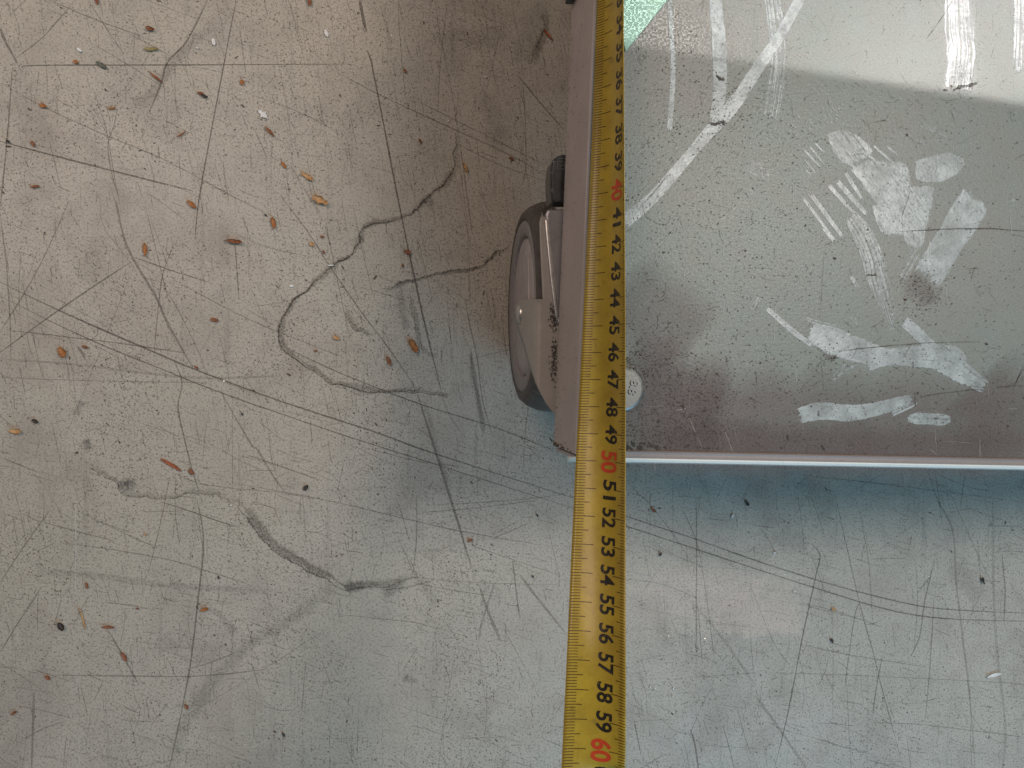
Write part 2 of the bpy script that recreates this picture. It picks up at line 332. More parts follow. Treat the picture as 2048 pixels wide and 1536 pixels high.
# pale scratches
sc1 = Strips(.00020)
for p, w_, d_ in [([(152,490),(151,545)],2.0,.6),([(151,560),(151,780)],1.5,.45),([(151,990),(152,1080),(151,1205)],2.2,.75),([(154,1320),(154,1390)],2.4,.6),([(157,1470),(160,1540)],2.6,.7),
  ([(152,300),(153,380)],1.8,.45),([(1088,1082),(1105,1080),(1125,1085),(1143,1098)],2.2,.75),([(243,930),(235,935),(233,925)],2,.6),([(560,1450),(556,1536)],2.2,.6),([(580,1440),(580,1510)],1.8,.5),
  ([(712,828),(716,842),(722,843)],2.4,.9),([(1256,1143),(1300,1152)],1.8,.5),([(440,1074),(462,1080)],2.2,.75),([(240,915),(243,922),(236,932)],2.2,.6)]: S(p, w_, d_)
for i in range(260):
    x0, y0 = rnd.uniform(0, 2048), rnd.uniform(0, 1536); a = math.radians(rnd.gauss(80, 25)); L = rnd.uniform(8, 60)
    S([(x0, y0), (x0+math.cos(a)*L, y0+math.sin(a)*L)], rnd.uniform(.7, 1.4), rnd.uniform(.2, .5))
sc1.build('pale_scratches', MWH, floor)
# cracks with grime, and broad grey smears
sc1 = Strips(.00023)
crack1 = [(912,215),(914,262),(910,300),(905,340),(880,372),(845,405),(820,428),(790,440),(735,452),(722,465),(718,485),(700,510),(665,532),(620,575),(590,598),(572,622),(560,650),(558,680),(565,700),(590,718),(620,738),(640,750),(660,768),(700,775),(740,785),(790,782),(830,780),(846,773)]
crack2 = [(160,800),(145,835),(138,860),(150,900),(172,925),(195,945),(230,965),(250,990),(300,995),(345,996),(392,985),(430,992),(455,998),(485,1025),(509,1055),(542,1094),(575,1118),(607,1137),(656,1160),(686,1179),(722,1176),(774,1172),(830,1153)]
cable = [(1020,494),(992,506),(966,527),(945,536),(900,541),(850,553),(800,567),(770,576)]
def crack(pts, w1, w2, d1, d2, off=(4, -3)):
    pp = smoothpts(pts, 14)
    q = [(p[0]+rnd.uniform(-1, 1)+5*mnoise.noise(Vector((p[0]*.05, p[1]*.05, 2))), p[1]+rnd.uniform(-1, 1)+5*mnoise.noise(Vector((p[0]*.05, p[1]*.05, 7)))) for p in pp]
    wl = [wpx(max(.6, w1*(.55+.9*mnoise.noise(Vector((i*.07, 3, w1)))+.3))) for i in range(len(q))]
    sc1.add([fp(*p) for p in q], wl, d1, jit=.5)
    wl = [wpx(max(2, w2*(.75+1.1*mnoise.noise(Vector((i*.05, 9, w2)))))) for i in range(len(q))]
    sc1.add([fp(p[0]+off[0], p[1]+off[1]) for p in q], wl, d2, soft=True, jit=.3)
crack(crack1, 2.4, 16, 1.0, .36); crack(crack2[4:13], 1.8, 14, .5, .22); crack(crack2[12:], 2.8, 26, .7, .42, (8, -6)); crack(cable, 3.0, 9, .7, .45, (0, 3))
crack([(740,785),(830,786),(880,790),(893,797)], 2.2, 8, .7, .3)
crack([(1060,130),(1075,90),(1088,60),(1085,30)], 3.0, 34, .5, .38)
crack([(820,600),(830,650),(840,690),(870,720)], 2, 14, .5, .3)
crack([(690,620),(705,655),(740,672)], 2, 14, .5, .35)
sc1.build('crack_grime', MGR, floor)
sc1 = Strips(.00026)
def smear(pts, w_, d_): sc1.add([fp(p[0], p[1]) for p in smoothpts(pts, 8)], wpx(w_), d_*.62, soft=True, jit=.35)
for p, w_, d_ in [([(690,1150),(600,1225),(500,1290),(420,1370),(370,1450),(335,1540)],30,.34),([(75,1143),(180,1150),(290,1165),(330,1170),(460,1178),(560,1186)],16,.34),
  ([(430,50),(370,100),(330,150),(300,190),(255,215)],26,.42),([(420,1215),(450,1240),(470,1270)],16,.35),([(940,705),(950,770),(970,860)],12,.5),([(800,560),(805,620),(812,660)],18,.45),
  ([(850,800),(870,880),(900,980)],9,.4),([(240,960),(255,975),(262,955)],30,.9),([(172,878),(178,900)],18,.95),([(165,800),(150,830)],20,.55),([(690,1168),(705,1172),(725,1172)],22,.8),([(1090,0),(1060,60),(1040,130)],60,.30),([(900,60),(960,80),(1020,60)],46,.28),
  ([(765,1190),(785,1180),(810,1165)],22,.6),([(820,1350),(808,1358),(835,1362)],14,.5),([(880,60),(910,110),(900,160)],60,.25),([(960,180),(990,240),(985,300)],50,.28),([(850,410),(865,395)],26,.6),([(720,470),(712,500)],26,.4),
  ([(835,1150),(860,1190),(870,1210)],30,.3),([(1600,960),(1650,1000),(1640,1050)],60,.25),([(1540,1075),(1620,1085)],50,.28),([(1900,1130),(1960,1200)],50,.25)]: smear(p, w_, d_)
for i in range(50): 
    x0, y0 = rnd.uniform(0, 2048), rnd.uniform(0, 1536); a = rnd.uniform(0, 6.3); L = rnd.uniform(20, 110)
    smear([(x0, y0), (x0+math.cos(a)*L*.5+rnd.uniform(-9, 9), y0+math.sin(a)*L*.5), (x0+math.cos(a)*L, y0+math.sin(a)*L)], rnd.uniform(20, 70), rnd.uniform(.04, .14))
sc1.build('scuff_smears', MSG, floor)
# tiny pits and grit
def flecks(name, n, region, zf_, mat, parent, smin, smax, ang=(-30, 35), dens=None, elong=(1.2, 4)):
    v = []; f = []; tries = 0
    while len(f) < n and tries < n*12:
        tries += 1
        x, y = region()
        if dens and rnd.random() > dens(x, y): continue
        P = U(x, y, zf_); s_ = rnd.uniform(smin, smax)*(2.4 if rnd.random() < .012 else 1)/PXM; e = rnd.uniform(*elong)
        a = math.radians(-rnd.gauss(*ang)); ca, sa = math.cos(a), math.sin(a); i0 = len(v); k = rnd.choice((4, 5, 6)); z = zf_+rnd.uniform(.00005, .00016)
        for j in range(k):
            t = 2*math.pi*j/k; r = rnd.uniform(.6, 1.2); q = (math.cos(t)*s_*e*r/2, math.sin(t)*s_*r/2)
            v.append((P.x+q[0]*ca-q[1]*sa, P.y+q[0]*sa+q[1]*ca, z))
        f.append(tuple(range(i0, i0+k)))
    o = obj(name, v, f, mat, parent); o['kind'] = 'stuff'; return o
full = lambda: (rnd.uniform(-60, 2110), rnd.uniform(-60, 1600))
def dn(x, y): 
    d_ = .45+.9*mnoise.noise(Vector((x*.006, y*.006, 1)))
    if 560 < x < 1050 and y < 760: d_ += .25
    return d_
flecks('floor_pits', 24000, full, .00022, MFL, floor, .5, 1.2, (28, 32), dn)
flecks('floor_dirt', 14000, full, .00022, MBR, floor, .5, 1.4, (60, 50), dn)
flecks('floor_glints', 2200, full, .00025, MGL, floor, .6, 1.7, (0, 90), None, (1, 1.8))

# ------------------------------------------------------------------ platform cart
cart = empty('platform_cart', (0, 0, 0))
tag(cart, 'grey steel platform cart with wiped dusty deck standing on a swivel caster', 'cart')
ZA = .110
l0, l1 = U(1107, 889, ZA), U(1141, 75, ZA); e2 = (l1-l0).normalized(); e2.z = 0
r0, r1 = U(1253, 926.5, ZD), U(2048, 941, ZD); e1 = (r1-r0).normalized(); e1.z = 0
# corner of the two lines
det = e1.x*e2.y-e1.y*e2.x; dlt = l0-r0
tt = (dlt.x*e2.y-dlt.y*e2.x)/det
CO = r0+e1*tt; CO.z = 0
def K(a, b, z): p = CO+e1*a+e2*b; return Vector((p.x, p.y, z))
LX, LY = .55, .42
deck_o = [K(.001, .0045, ZD), K(LX, .0045, ZD), K(LX, LY, ZD), K(.001, LY, ZD)]
deck = prism('deck', deck_o, Vector((0, 0, -.002)), MDK, cart)
deck['label'] = 'dusty grey deck plate with pale wiped strokes'
ap = prism('side_apron', [K(0, .003, ZA), K(0, LY, ZA), K(0, LY, ZD+.0006), K(0, .003, ZD+.0006)], e1*.0012, MAP, cart, .0004)
prism('front_apron', [K(.0015, .0008, ZA), K(LX, .0008, ZA), K(LX, .0008, ZD-.0005), K(.0015, .0008, ZD-.0005)], e2*.0012, MAP, cart)
# raised rim: dusty bead, and outer edge with window light painted into its pale colour
def extr(name, prof, a0, a1, mat, parent, cut=0):
    v = []; n = len(prof)
    for i, (b, z) in enumerate(prof): v.append(K(a0+cut*i/(n-1), b, z))
    for b, z in prof: v.append(K(a1, b, z))
    f = [(i, i+1, n+i+1, n+i) for i in range(n-1)]+[(n-1, 0, n, 2*n-1)]+[tuple(range(n))[::-1], tuple(range(n, 2*n))]
    o = obj(name, v, f, mat, parent); return o
extr('rim_bead', [(.0050, ZD-.001), (.0049, ZD+.0004), (.0044, ZD+.0010), (.0036, ZD+.0007), (.0030, ZD+.0009), (.0021, ZD+.0009), (.0021, ZD-.001)], .0012, LX, MRB, cart)
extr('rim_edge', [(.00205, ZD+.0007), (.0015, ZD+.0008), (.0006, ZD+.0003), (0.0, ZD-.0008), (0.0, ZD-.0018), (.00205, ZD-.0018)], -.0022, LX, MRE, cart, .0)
v = []; f = []
for i in range(420):
    b_ = rnd.uniform(.004, .22); z_ = rnd.uniform(ZA+.001, ZD-.001)
    if rnd.random() < .5: z_ = ZA+.0008+abs(rnd.gauss(0, .0025))
    s_ = rnd.uniform(.0001, .00032); i0 = len(v)
    for k in range(5): t = k*1.2566; v.append(K(-.0001-rnd.random()*.00005, b_+math.cos(t)*s_*rnd.uniform(.6, 2.2), z_+math.sin(t)*s_*rnd.uniform(.6, 1.4)))
    f.append(tuple(range(i0, i0+5)))
for i in range(60):
    s_ = rnd.uniform(.0003, .0008); i0 = len(v); z_ = ZA+rnd.expovariate(1/.012); q_ = abs(rnd.gauss(0, .0008))
    if z_ > ZD: continue
    for k in range(5): t = k*1.2566; v.append(K(-.00012-rnd.random()*.00005, .0032+q_+math.cos(t)*s_, z_+math.sin(t)*s_))
    f.append(tuple(range(i0, i0+5)))
o = obj('apron_specks', v, f, MBR, ap); o['kind'] = 'stuff'
# mint plate in the top corner
mp = [U(1250, 104, ZD), U(1336, -1, ZD), U(1420, -104, ZD), U(1250, -104, ZD), U(1225, 0, ZD)]
for p in mp: p.z = ZD+.0008
o = prism('corner_plate', mp, Vector((0, 0, -.0007)), MMINT, cart, .0002, 1); o['label'] = 'mint green corner plate with a diagonal edge'
# dark bracket clipped on the apron
b0 = U(1142, 10, .112); 
tb = (b0-CO).dot(e2)
prism('bracket', [K(-.0035, tb, .112), K(-.0035, tb+.05, .112), K(-.0035, tb+.05, .138), K(-.0035, tb, .138)], e1*.0033, MDB, cart, .0006)
prism('bracket_tongue', [K(.0004, tb+.001, ZD+.0009), K(.008, tb+.003, ZD+.0009), K(.008, tb+.05, ZD+.0009), K(.0004, tb+.05, ZD+.0009)], Vector((0, 0, .002)), MDB, cart, .0005)

# wiped strokes
def stroke(pts, wd, den=1, streak=.6, rag=.09, z=0, n=6):
    pp = smoothpts(pts, n) if len(pts) > 2 else [Vector(pts[0]).lerp(Vector(pts[1]), t/12) for t in range(13)]
    N = len(pp); v = []; f = []; d = []; uv = []; M = 12; acc = 0
    ws = wd if isinstance(wd, (list, tuple)) else (wd, wd)
    W3 = [U(p[0], p[1], ZD) for p in pp]
    for i, P in enumerate(W3):
        a, b = W3[max(i-1, 0)], W3[min(i+1, N-1)]; t = (b-a); t.z = 0; t.normalize(); nn = Vector((-t.y, t.x, 0))
        if i: acc += (P-W3[i-1]).length
        u = i/(N-1); q = u*(len(ws)-1); k = min(int(q), len(ws)-2); wv = (ws[k]*(1-(q-k))+ws[k+1]*(q-k))/5300*.5
        for j in range(M+1):
            s_ = j/M*2-1; r = 1+rag*mnoise.noise(Vector((i*.4, s_*.3+7*len(pts), pts[0][0]*.1)))
            endpush = 0
            if i in (0, N-1): endpush = rnd.uniform(-.0012, .0012)*(1 if i else -1)
            X = P+nn*s_*wv*r+t*endpush
            v.append((X.x, X.y, ZD+.00006+z*2e-6)); d.append(den*(1 if abs(s_) < .8 else .15)*(1 if 0 < i < N-1 else .2)); uv.append((acc, s_*wv))
    for i in range(N-1):
        for j in range(M): k = i*(M+1)+j; f.append((k, k+1, k+M+2, k+M+1))
    o = obj('wiped_stroke', v, f, MCL, deck); dens_attr(o, d); dens_attr(o, [streak if streak > .7 else streak*.55]*len(v), 'streak')
    l = o.data.uv_layers.new(name='UVMap')
    for lp in o.data.loops: l.data[lp.index].uv = uv[lp.vertex_index]
    return o
def blob(pts, den=1, streak=.3, z=0, ang=50):
    pp = smoothpts(pts+[pts[0]], 5)[:-1]
    pp = [(p[0]+rnd.uniform(-1.5, 1.5), p[1]+rnd.uniform(-1.5, 1.5)) for p in pp]
    W3 = [U(p[0], p[1], ZD) for p in pp]; c = sum(W3, Vector())/len(W3)
    inner = [P*.88+c*.12 for P in W3]; n = len(W3)
    v = [(P.x, P.y, ZD+.00006+z*2e-6) for P in W3+inner]; f = [(i, (i+1) % n, n+(i+1) % n, n+i) for i in range(n)]+[tuple(range(n, 2*n))]
    o = obj('wiped_stroke', v, f, MCL, deck); dens_attr(o, [den*.1]*n+[den]*n); dens_attr(o, [streak]*2*n, 'streak')
    l = o.data.uv_layers.new(name='UVMap'); a = math.radians(-ang)
    for lp in o.data.loops:
        x, y, _ = v[lp.vertex_index]; l.data[lp.index].uv = (x*math.cos(a)+y*math.sin(a), -x*math.sin(a)+y*math.cos(a))
    return o
zi = 1
def st(*a, **k):
    global zi; zi += 1; return stroke(*a, z=zi, **k)
def bl(*a, **k):
    global zi; zi += 1; return blob(*a, z=zi, **k)
st([(1339,-30),(1342,60),(1346,110),(1345,170),(1341,230),(1338,262)], (13, 13, 14, 13), .95, .15)
st([(1429,-30),(1437,80),(1440,150),(1437,200),(1430,243)], (36, 40, 38, 34), .95, .35)
st([(1542,-30),(1553,60),(1556,120),(1548,190),(1540,236)], (52, 50, 48, 42), .8, .95)
st([(1510,-30),(1512,100),(1508,235)], (8, 12, 8), .5, .9)
st([(1612,-25),(1560,70),(1520,130),(1470,205),(1440,240),(1400,285),(1350,345),(1300,400),(1246,446)], (30, 30, 34, 40, 32, 30, 32, 36), .95, .22)
st([(1915,-30),(1918,60),(1922,100),(1914,182)], (92, 92, 88, 78), .95, .8)
st([(2040,-30),(2040,60),(2036,150)], (46, 44, 30), .85, .85)
st([(1955,392),(1850,560)], (98, 92), 1, .3); st([(1835,500),(1800,560)], (40, 14), .6, .95)
st([(2010,400),(2060,450)], (40, 60), .35, .6)
bl([(1650,268),(1680,257),(1720,272),(1748,300),(1725,322),(1690,332),(1662,300)], den=.75, streak=.5)
bl([(1692,335),(1735,318),(1800,320),(1815,330),(1822,360),(1826,372),(1868,372),(1870,395),(1860,440),(1830,470),(1790,475),(1770,450),(1762,420),(1740,400),(1715,362)], den=.85, streak=.35)
bl([(1826,320),(1890,304),(1922,310),(1932,328),(1910,352),(1872,368),(1830,360)], den=.85, streak=.2)
bl([(1740,410),(1790,400),(1800,440),(1790,470),(1760,465)], den=.8, streak=.3)
bl([(1805,395),(1860,390),(1855,450),(1840,500),(1805,480)], den=.8, streak=.35)
for a, b, w_ in [((1603,392),(1672,485),9),((1618,384),(1688,478),13),((1655,368),(1720,440),12),((1672,360),(1735,432),15),((1645,455),(1668,485),8),((1690,345),(1725,400),12),((1725,340),(1765,390),16),
   ((1606,298),(1642,336),6),((1618,292),(1648,328),6),((1630,286),(1648,306),5),((1608,318),(1632,348),6),((1610,340),(1622,350),5),((1690,320),(1718,342),8),((1720,300),(1762,330),7),((1745,290),(1790,330),7),((1770,290),(1800,315),6)]:
    st([a, b], (w_, w_, w_*.7), .8, .35)
st([(1700,430),(1725,470),(1745,520),(1752,560),(1765,600),(1785,665)], (40, 62, 70, 55, 38, 18), .75, .75)
st([(1740,480),(1770,560),(1790,640)], (22, 30, 12), .6, .9)
st([(1700,550),(1715,575)], (12, 12), .6, .7); st([(1700,632),(1718,650)], (14, 10), .5, .8)
st([(1531,615),(1580,658),(1625,692)], (12, 16, 14), .85, .4)
st([(1618,662),(1660,680),(1720,702),(1780,712),(1850,705),(1905,708),(1930,722)], (40, 78, 72, 42, 44, 46, 20), .9, .5)
st([(1600,632),(1640,648),(1690,660)], (6, 16, 20), .6, .8)
st([(1735,735),(1780,722),(1850,728),(1900,730)], (20, 26, 22, 16), .85, .4)
st([(1806,640),(1840,672),(1872,702)], (36, 34, 30), .85, .6); st([(1862,722),(1915,748),(1968,776)], (34, 44, 30), .85, .6); st([(1890,700),(1930,735),(1975,770)], (26, 26, 18), .8, .6)
st([(1597,832),(1640,822),(1700,826),(1760,816),(1825,796)], (44, 48, 46, 40, 22), .95, .45)
st([(1780,830),(1820,812),(1835,803)], (14, 14, 6), .8, .8)
st([(1814,838),(1835,837),(1880,839),(1902,838)], (14, 34, 36, 14), .7, .5)
st([(1660,760),(1690,738),(1710,725)], (10, 34, 20), .45, .9)
st([(1495,330),(1530,345),(1545,355)], (36, 46, 30), .42, .6); st([(1510,375),(1460,430),(1425,465)], (32, 26, 18), .35, .8)
st([(1500,620),(1520,595)], (8, 12), .5, .8); st([(1838,250),(1870,262),(1900,275)], (8, 20, 4), .4, .5); st([(1820,283),(1860,283),(1900,276)], (6, 6, 3), .5, .5)
st([(1410,330),(1450,340),(1490,352)], (20, 26, 20), .25, .9); st([(2005,290),(2050,300)], (6, 6), .2, .6)
for k in range(26): 
    x, y = 1665+rnd.gauss(0, 14), 215+rnd.gauss(0, 16); st([(x, y), (x+rnd.uniform(2, 7), y+rnd.uniform(3, 7))], (rnd.uniform(3, 6),)*2, .55, .2)
for k in range(14): 
    x, y = 1608+rnd.gauss(0, 12), 252+rnd.gauss(0, 9); st([(x, y), (x+rnd.uniform(2, 6), y+rnd.uniform(3, 6))], (rnd.uniform(3, 5),)*2, .5, .2)
# dark scratches, chips and dust on the deck
sd = Strips(ZD+.00022)
def DP(px, py): p = U(px, py, ZD); return (p.x, p.y)
def SD(pts, w_, den): sd.add([DP(p[0]+rnd.uniform(-.5, .5), p[1]+rnd.uniform(-.5, .5)) for p in (smoothpts(pts, 5) if len(pts) > 2 else [Vector(pts[0]).lerp(Vector(pts[1]), t/6) for t in range(7)])], w_/5300, den, jit=.4)
for p, w_, d_ in [([(1796,463),(1880,459),(1970,457),(2060,463)],2.2,.8),([(1802,435),(1815,400),(1820,380)],1.8,.6),([(1290,405),(1320,370),(1335,350)],2.4,.6),([(1680,702),(1750,694),(1850,686),(1960,683)],1.8,.65),
   ([(1731,551),(1754,550)],3,.8),([(1826,722),(1826,740)],2,.8),([(1830,785),(1830,815)],2.4,.6),([(1637,822),(1636,833)],4,.9),([(1905,0),(1880,40),(1850,80)],2,.7),([(1648,498),(1640,640)],1.2,.4),([(1640,700),(1648,790)],1.4,.4),
   ([(1432,150),(1440,158),(1450,160)],7,1),([(1416,246),(1428,249),(1437,246),(1446,243)],6,1),([(1446,240),(1448,252)],4,1),([(1905,182),(1920,174),(1935,172),(1955,166)],7,.9),([(1285,405),(1288,425),(1300,440),(1330,450),(1342,432)],2,.4),
   ([(1885,180),(1895,182)],4,.9),([(1490,385),(1500,400)],2,.6),([(1900,295),(1960,265)],1.2,.3),([(1990,775),(2040,770)],3,.5),([(1840,795),(1880,787),(1960,778)],2.6,.5)]: SD(p, w_, d_)
for i in range(260):
    x, y = rnd.uniform(1250, 2060), rnd.uniform(0, 905); a = rnd.uniform(0, 6.3); L = rnd.uniform(6, 34)
    SD([(x, y), (x+math.cos(a)*L*.6+rnd.uniform(-4, 4), y+math.sin(a)*L*.6+rnd.uniform(-4, 4)), (x+math.cos(a)*L, y+math.sin(a)*L)], rnd.uniform(.8, 1.5), rnd.uniform(.3, .7))
sd.build('deck_scratches', MGR, deck)
sd = Strips(ZD+.00025)
for i in range(150):
    x, y = rnd.uniform(1250, 2060), rnd.uniform(0, 905); a = rnd.uniform(0, 6.3) if i % 3 else math.radians(rnd.gauss(88, 4)); L = rnd.uniform(15, 90)
    SD([(x, y), (x+math.cos(a)*L, y+math.sin(a)*L)], rnd.uniform(.7, 1.5), rnd.uniform(.2, .5))
sd.build('deck_pale_scratches', MWH, deck)
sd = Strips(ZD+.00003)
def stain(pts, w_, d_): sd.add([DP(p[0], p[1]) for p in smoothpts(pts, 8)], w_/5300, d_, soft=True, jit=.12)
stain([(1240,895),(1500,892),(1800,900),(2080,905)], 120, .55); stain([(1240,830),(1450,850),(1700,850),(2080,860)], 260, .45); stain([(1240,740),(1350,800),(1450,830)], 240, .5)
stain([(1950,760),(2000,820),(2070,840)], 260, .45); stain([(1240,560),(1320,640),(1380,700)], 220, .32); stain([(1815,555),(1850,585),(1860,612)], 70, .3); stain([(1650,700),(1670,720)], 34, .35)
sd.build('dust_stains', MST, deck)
dr = lambda: (rnd.uniform(1250, 2070), rnd.uniform(-20, 898))
def dd(x, y):
    d_ = .10
    for cx, cy, r, k in ((1300, 790, 60, 1), (1265, 735, 25, 1), (1330, 850, 70, .5), (1842, 585, 26, 2.2), (1925, 172, 22, 1.2), (1440, 240, 30, .6), (1350, 140, 20, .5), (1270, 850, 90, .5), (1350, 262, 15, .6), (1550, 255, 25, .3), (1660, 710, 18, .8)):
        d_ += k*math.exp(-((x-cx)**2+(y-cy)**2)/(2*r*r))
    return d_+.10*(x < 1600)+.12*(y > 700)
flecks('deck_grit', 3600, dr, ZD+.00022, MFL, deck, .6, 1.4, (30, 60), dd, (1, 2.4))
flecks('deck_brown_grit', 2400, dr, ZD+.00022, MBR, deck, .7, 1.6, (30, 60), dd, (1, 2))
gr = flecks('corner_grime', 26, lambda: (lambda t: (1255+rnd.expovariate(1/60), 893+rnd.gauss(0, 4)))(0), ZD+.00022, MFL, deck, 1, 4, (0, 60))

# bolt head stamped 8.8
bcx = U(1243, 778, ZD+.004); bolt_r = .0088
bm = bmesh.new(); prof = [(0, .0056), (.0070, .0056), (.0078, .0053), (.0086, .0043), (.0088, .0036), (.0088, 0)]
rings = []
for r, z in prof[1:]:
    rr = []
    for i in range(48):
        t = 2*math.pi*i/48
        hx = .0080/math.cos(((t+.35) % (math.pi/3))-math.pi/6); r2 = min(r*1.04, hx)
        rr.append(bm.verts.new((bcx.x+math.cos(t)*r2, bcx.y+math.sin(t)*r2, ZD+z)))
    rings.append(rr)
bm.faces.new(rings[0])
for a, b in zip(rings, rings[1:]):
    for i in range(48): bm.faces.new((a[i], b[i], b[(i+1) % 48], a[(i+1) % 48]))
bmesh.ops.recalc_face_normals(bm, faces=bm.faces)
bolt = frombm('mounting_bolt', bm, MBT, cart, False)
bolt['label'] = 'zinc bolt head stamped 8.8'
def text_mesh(txt, bold=.0):
    cu = bpy.data.curves.new('t', 'FONT'); cu.body = txt; cu.align_x = 'CENTER'; cu.align_y = 'CENTER'; cu.offset = bold; cu.resolution_u = 6
    o = bpy.data.objects.new('t', cu); C.objects.link(o)
    dg = bpy.context.evaluated_depsgraph_get(); me = bpy.data.meshes.new_from_object(o.evaluated_get(dg))
    vs = [v.co.copy() for v in me.vertices]; fs = [tuple(p.vertices) for p in me.polygons]
    bpy.data.objects.remove(o); bpy.data.curves.remove(cu); bpy.data.meshes.remove(me); return vs, fs
def solid_text(name, txt, org, ux, uy, size, h, mat, parent):
    vs, fs = text_mesh(txt, .012)
    xs = [v.x for v in vs]; ys = [v.y for v in vs]; cx, cy = (min(xs)+max(xs))/2, (min(ys)+max(ys))/2
    up = ux.cross(uy).normalized(); n = len(vs)
    base = [org+ux*(v.x-cx)*size+uy*(v.y-cy)*size for v in vs]
    V = [p+up*h for p in base]+base
    E = {}
    for f in fs:
        for a, b in zip(f, f[1:]+f[:1]): E[(a, b)] = 1
    F_ = list(fs)+[(a, a+n, b+n, b) for (a, b) in E if (b, a) not in E]
    return obj(name, V, F_, mat, parent)
ux = Vector((.25, 1, 0)).normalized(); uy = Vector((-ux.y, ux.x, 0))
bt = U(1267, 775, ZD+.0056); solid_text('stamp', '8.8', Vector((bt.x, bt.y, ZD+.0056)), -ux, -uy, .0046, .0005, MBT, bolt)

# ------------------------------------------------------------------ caster
caster = empty('caster', (0, 0, 0)); caster.parent = cart
WR = .052; ya = (U(1090, 402, .052).y+U(1100, 828, .052).y)/2; XW = UX(1013, 590, .06).x
XW = U(1014, 590, .006).x+.015
AX = Vector((XW, ya, WR))
def lathe(name, prof, mat, parent, closed=False, seg=72):
    v = []; f = []; n = len(prof)
    for i in range(seg):
        t = 2*math.pi*i/seg
        for r, x in prof: v.append((AX.x+x, AX.y+math.cos(t)*r, AX.z+math.sin(t)*r))
    for i in range(seg):
        for j in range(n-(0 if closed else 1)):
            a, b = i*n+j, i*n+(j+1) % n; c, d = ((i+1) % seg)*n+(j+1) % n, ((i+1) % seg)*n+j
            f.append((a, b, c, d))
    o = obj(name, v, f, mat, parent, True); return o
half = [(.0425, -.0138), (.0445, -.0146), (.0470, -.0138), (.0495, -.0108), (.0516, -.0062), (.0524, -.002)]
lathe('tyre', half+[(r, -x) for r, x in half[::-1]], MTY, caster, True)
lathe('rim', [(.030, .010), (.0428, .0130), (.0428, -.0136), (.0415, -.0145), (.0365, -.0139), (.0352, -.0132), (.0345, -.0085), (.031, -.0080)], MRM, caster)
hx0 = XW-.0146
prism('hub_facet', [Vector((hx0-.0001, AX.y+.001, AX.z+.0035)), Vector((hx0-.0001, AX.y+.024, AX.z+.0045)), Vector((hx0+.0004, AX.y+.0265, AX.z+.011)), Vector((hx0+.0004, AX.y+.021, AX.z+.020)), Vector((hx0-.0001, AX.y+.001, AX.z+.024))], Vector((.0012, 0, 0)), MHB, caster, .0004)
lathe('hub_cover', [(.0345, -.0080), (.0343, -.0116), (.0335, -.0128), (.030, -.0136), (.014, -.0142), (.0001, -.0146)], MHB, caster)
XF = XW-.0165
def fpx(px, py): p = UX(px, py, XF); return Vector((XF, p.y, p.z))
CRZ = .1072
def fz(px, py, top=CRZ):
    zp = UX(px, py, XF).z; k = .005
    h = max(k-abs(zp-top), 0)/k
    z = min(zp, top)-h*h*k*.25
    p = U(px, py, z); return Vector((p.x, p.y, z))
def rows(name, Ls, Rs, y0, y1, mat, parent, thick, step=3.0, cols=16, off=0.0):
    ys = []; y = y0
    while y < y1: ys.append(y); y += step
    ys.append(y1); ys += [k for k, _ in Ls if y0 < k < y1]; ys = sorted(set(ys)); v = []; f = []
    xs = [k for k, _ in Ls]; lv = [q for _, q in Ls]; xr = [k for k, _ in Rs]; rv = [q for _, q in Rs]
    for y in ys:
        a, b = interp(y, xs, lv), interp(y, xr, rv)
        for c in range(cols+1):
            p = fz(a+(b-a)*c/cols, y); v.append(p+Vector((-off*.5, 0, off)))
    n = cols+1
    for i in range(len(ys)-1):
        for c in range(cols): k = i*n+c; f.append((k, k+n, k+n+1, k+1))
    o = obj(name, v, f, mat, parent, True); m_ = o.modifiers.new('t', 'SOLIDIFY'); m_.thickness = thick; m_.offset = -1
    return o
def interp(x, xs, ys):
    if x <= xs[0]: return ys[0]+(ys[1]-ys[0])/(xs[1]-xs[0])*(x-xs[0])
    for i in range(len(xs)-1):
        if x <= xs[i+1]: return ys[i]+(ys[i+1]-ys[i])*(x-xs[i])/(xs[i+1]-xs[i])
    return ys[-1]+(ys[-1]-ys[-2])/(xs[-1]-xs[-2])*(x-xs[-1])
FL_ = [(414,1104),(417,1092),(424,1084),(445,1079),(500,1081),(560,1084),(598,1086),(599,1047),(604,1036),(614,1030),(628,1028),(645,1031),(664,1037),(690,1046),(722,1055),(765,1070),(806,1092),(829,1110)]
fork = rows('fork', FL_, [(414,1136),(790,1136),(829,1114)], 414, 829, MFK, caster, .0008)
CL_ = [(420,1096),(430,1091),(480,1096),(540,1104),(600,1111),(648,1117)]
rows('fork_crown', CL_, [(420,1138),(648,1138)], 420, 648, MCR, caster, .0006, 4, 6, .0007)
def tube(name, pts, r, mat, parent, seg=10, flat=1):
    v = []; f = []; n = len(pts)
    for i, p in enumerate(pts):
        t = (pts[min(i+1, n-1)]-pts[max(i-1, 0)]).normalized(); a = t.cross(Vector((0, 0, 1))); a = a.normalized() if a.length > 1e-6 else Vector((1, 0, 0)); b = a.cross(t)
        rr = r*(.6 if i in (0, n-1) else 1)
        for k in range(seg): th = 2*math.pi*k/seg; v.append(p+a*math.cos(th)*rr*flat+b*math.sin(th)*rr)
    for i in range(n-1):
        for k in range(seg): f.append((i*seg+k, i*seg+(k+1) % seg, (i+1)*seg+(k+1) % seg, (i+1)*seg+k))
    f.append(tuple(range(seg))[::-1]); f.append(tuple(range((n-1)*seg, n*seg)))
    return obj(name, v, f, mat, parent, True)
tube('fork_ridge', [fz(*p) for p in [(1091,426),(1094,445),(1097,480),(1101,520),(1105,560),(1110,600),(1114,630),(1117,650)]], .00085, MRD, fork, 12, 1.5)
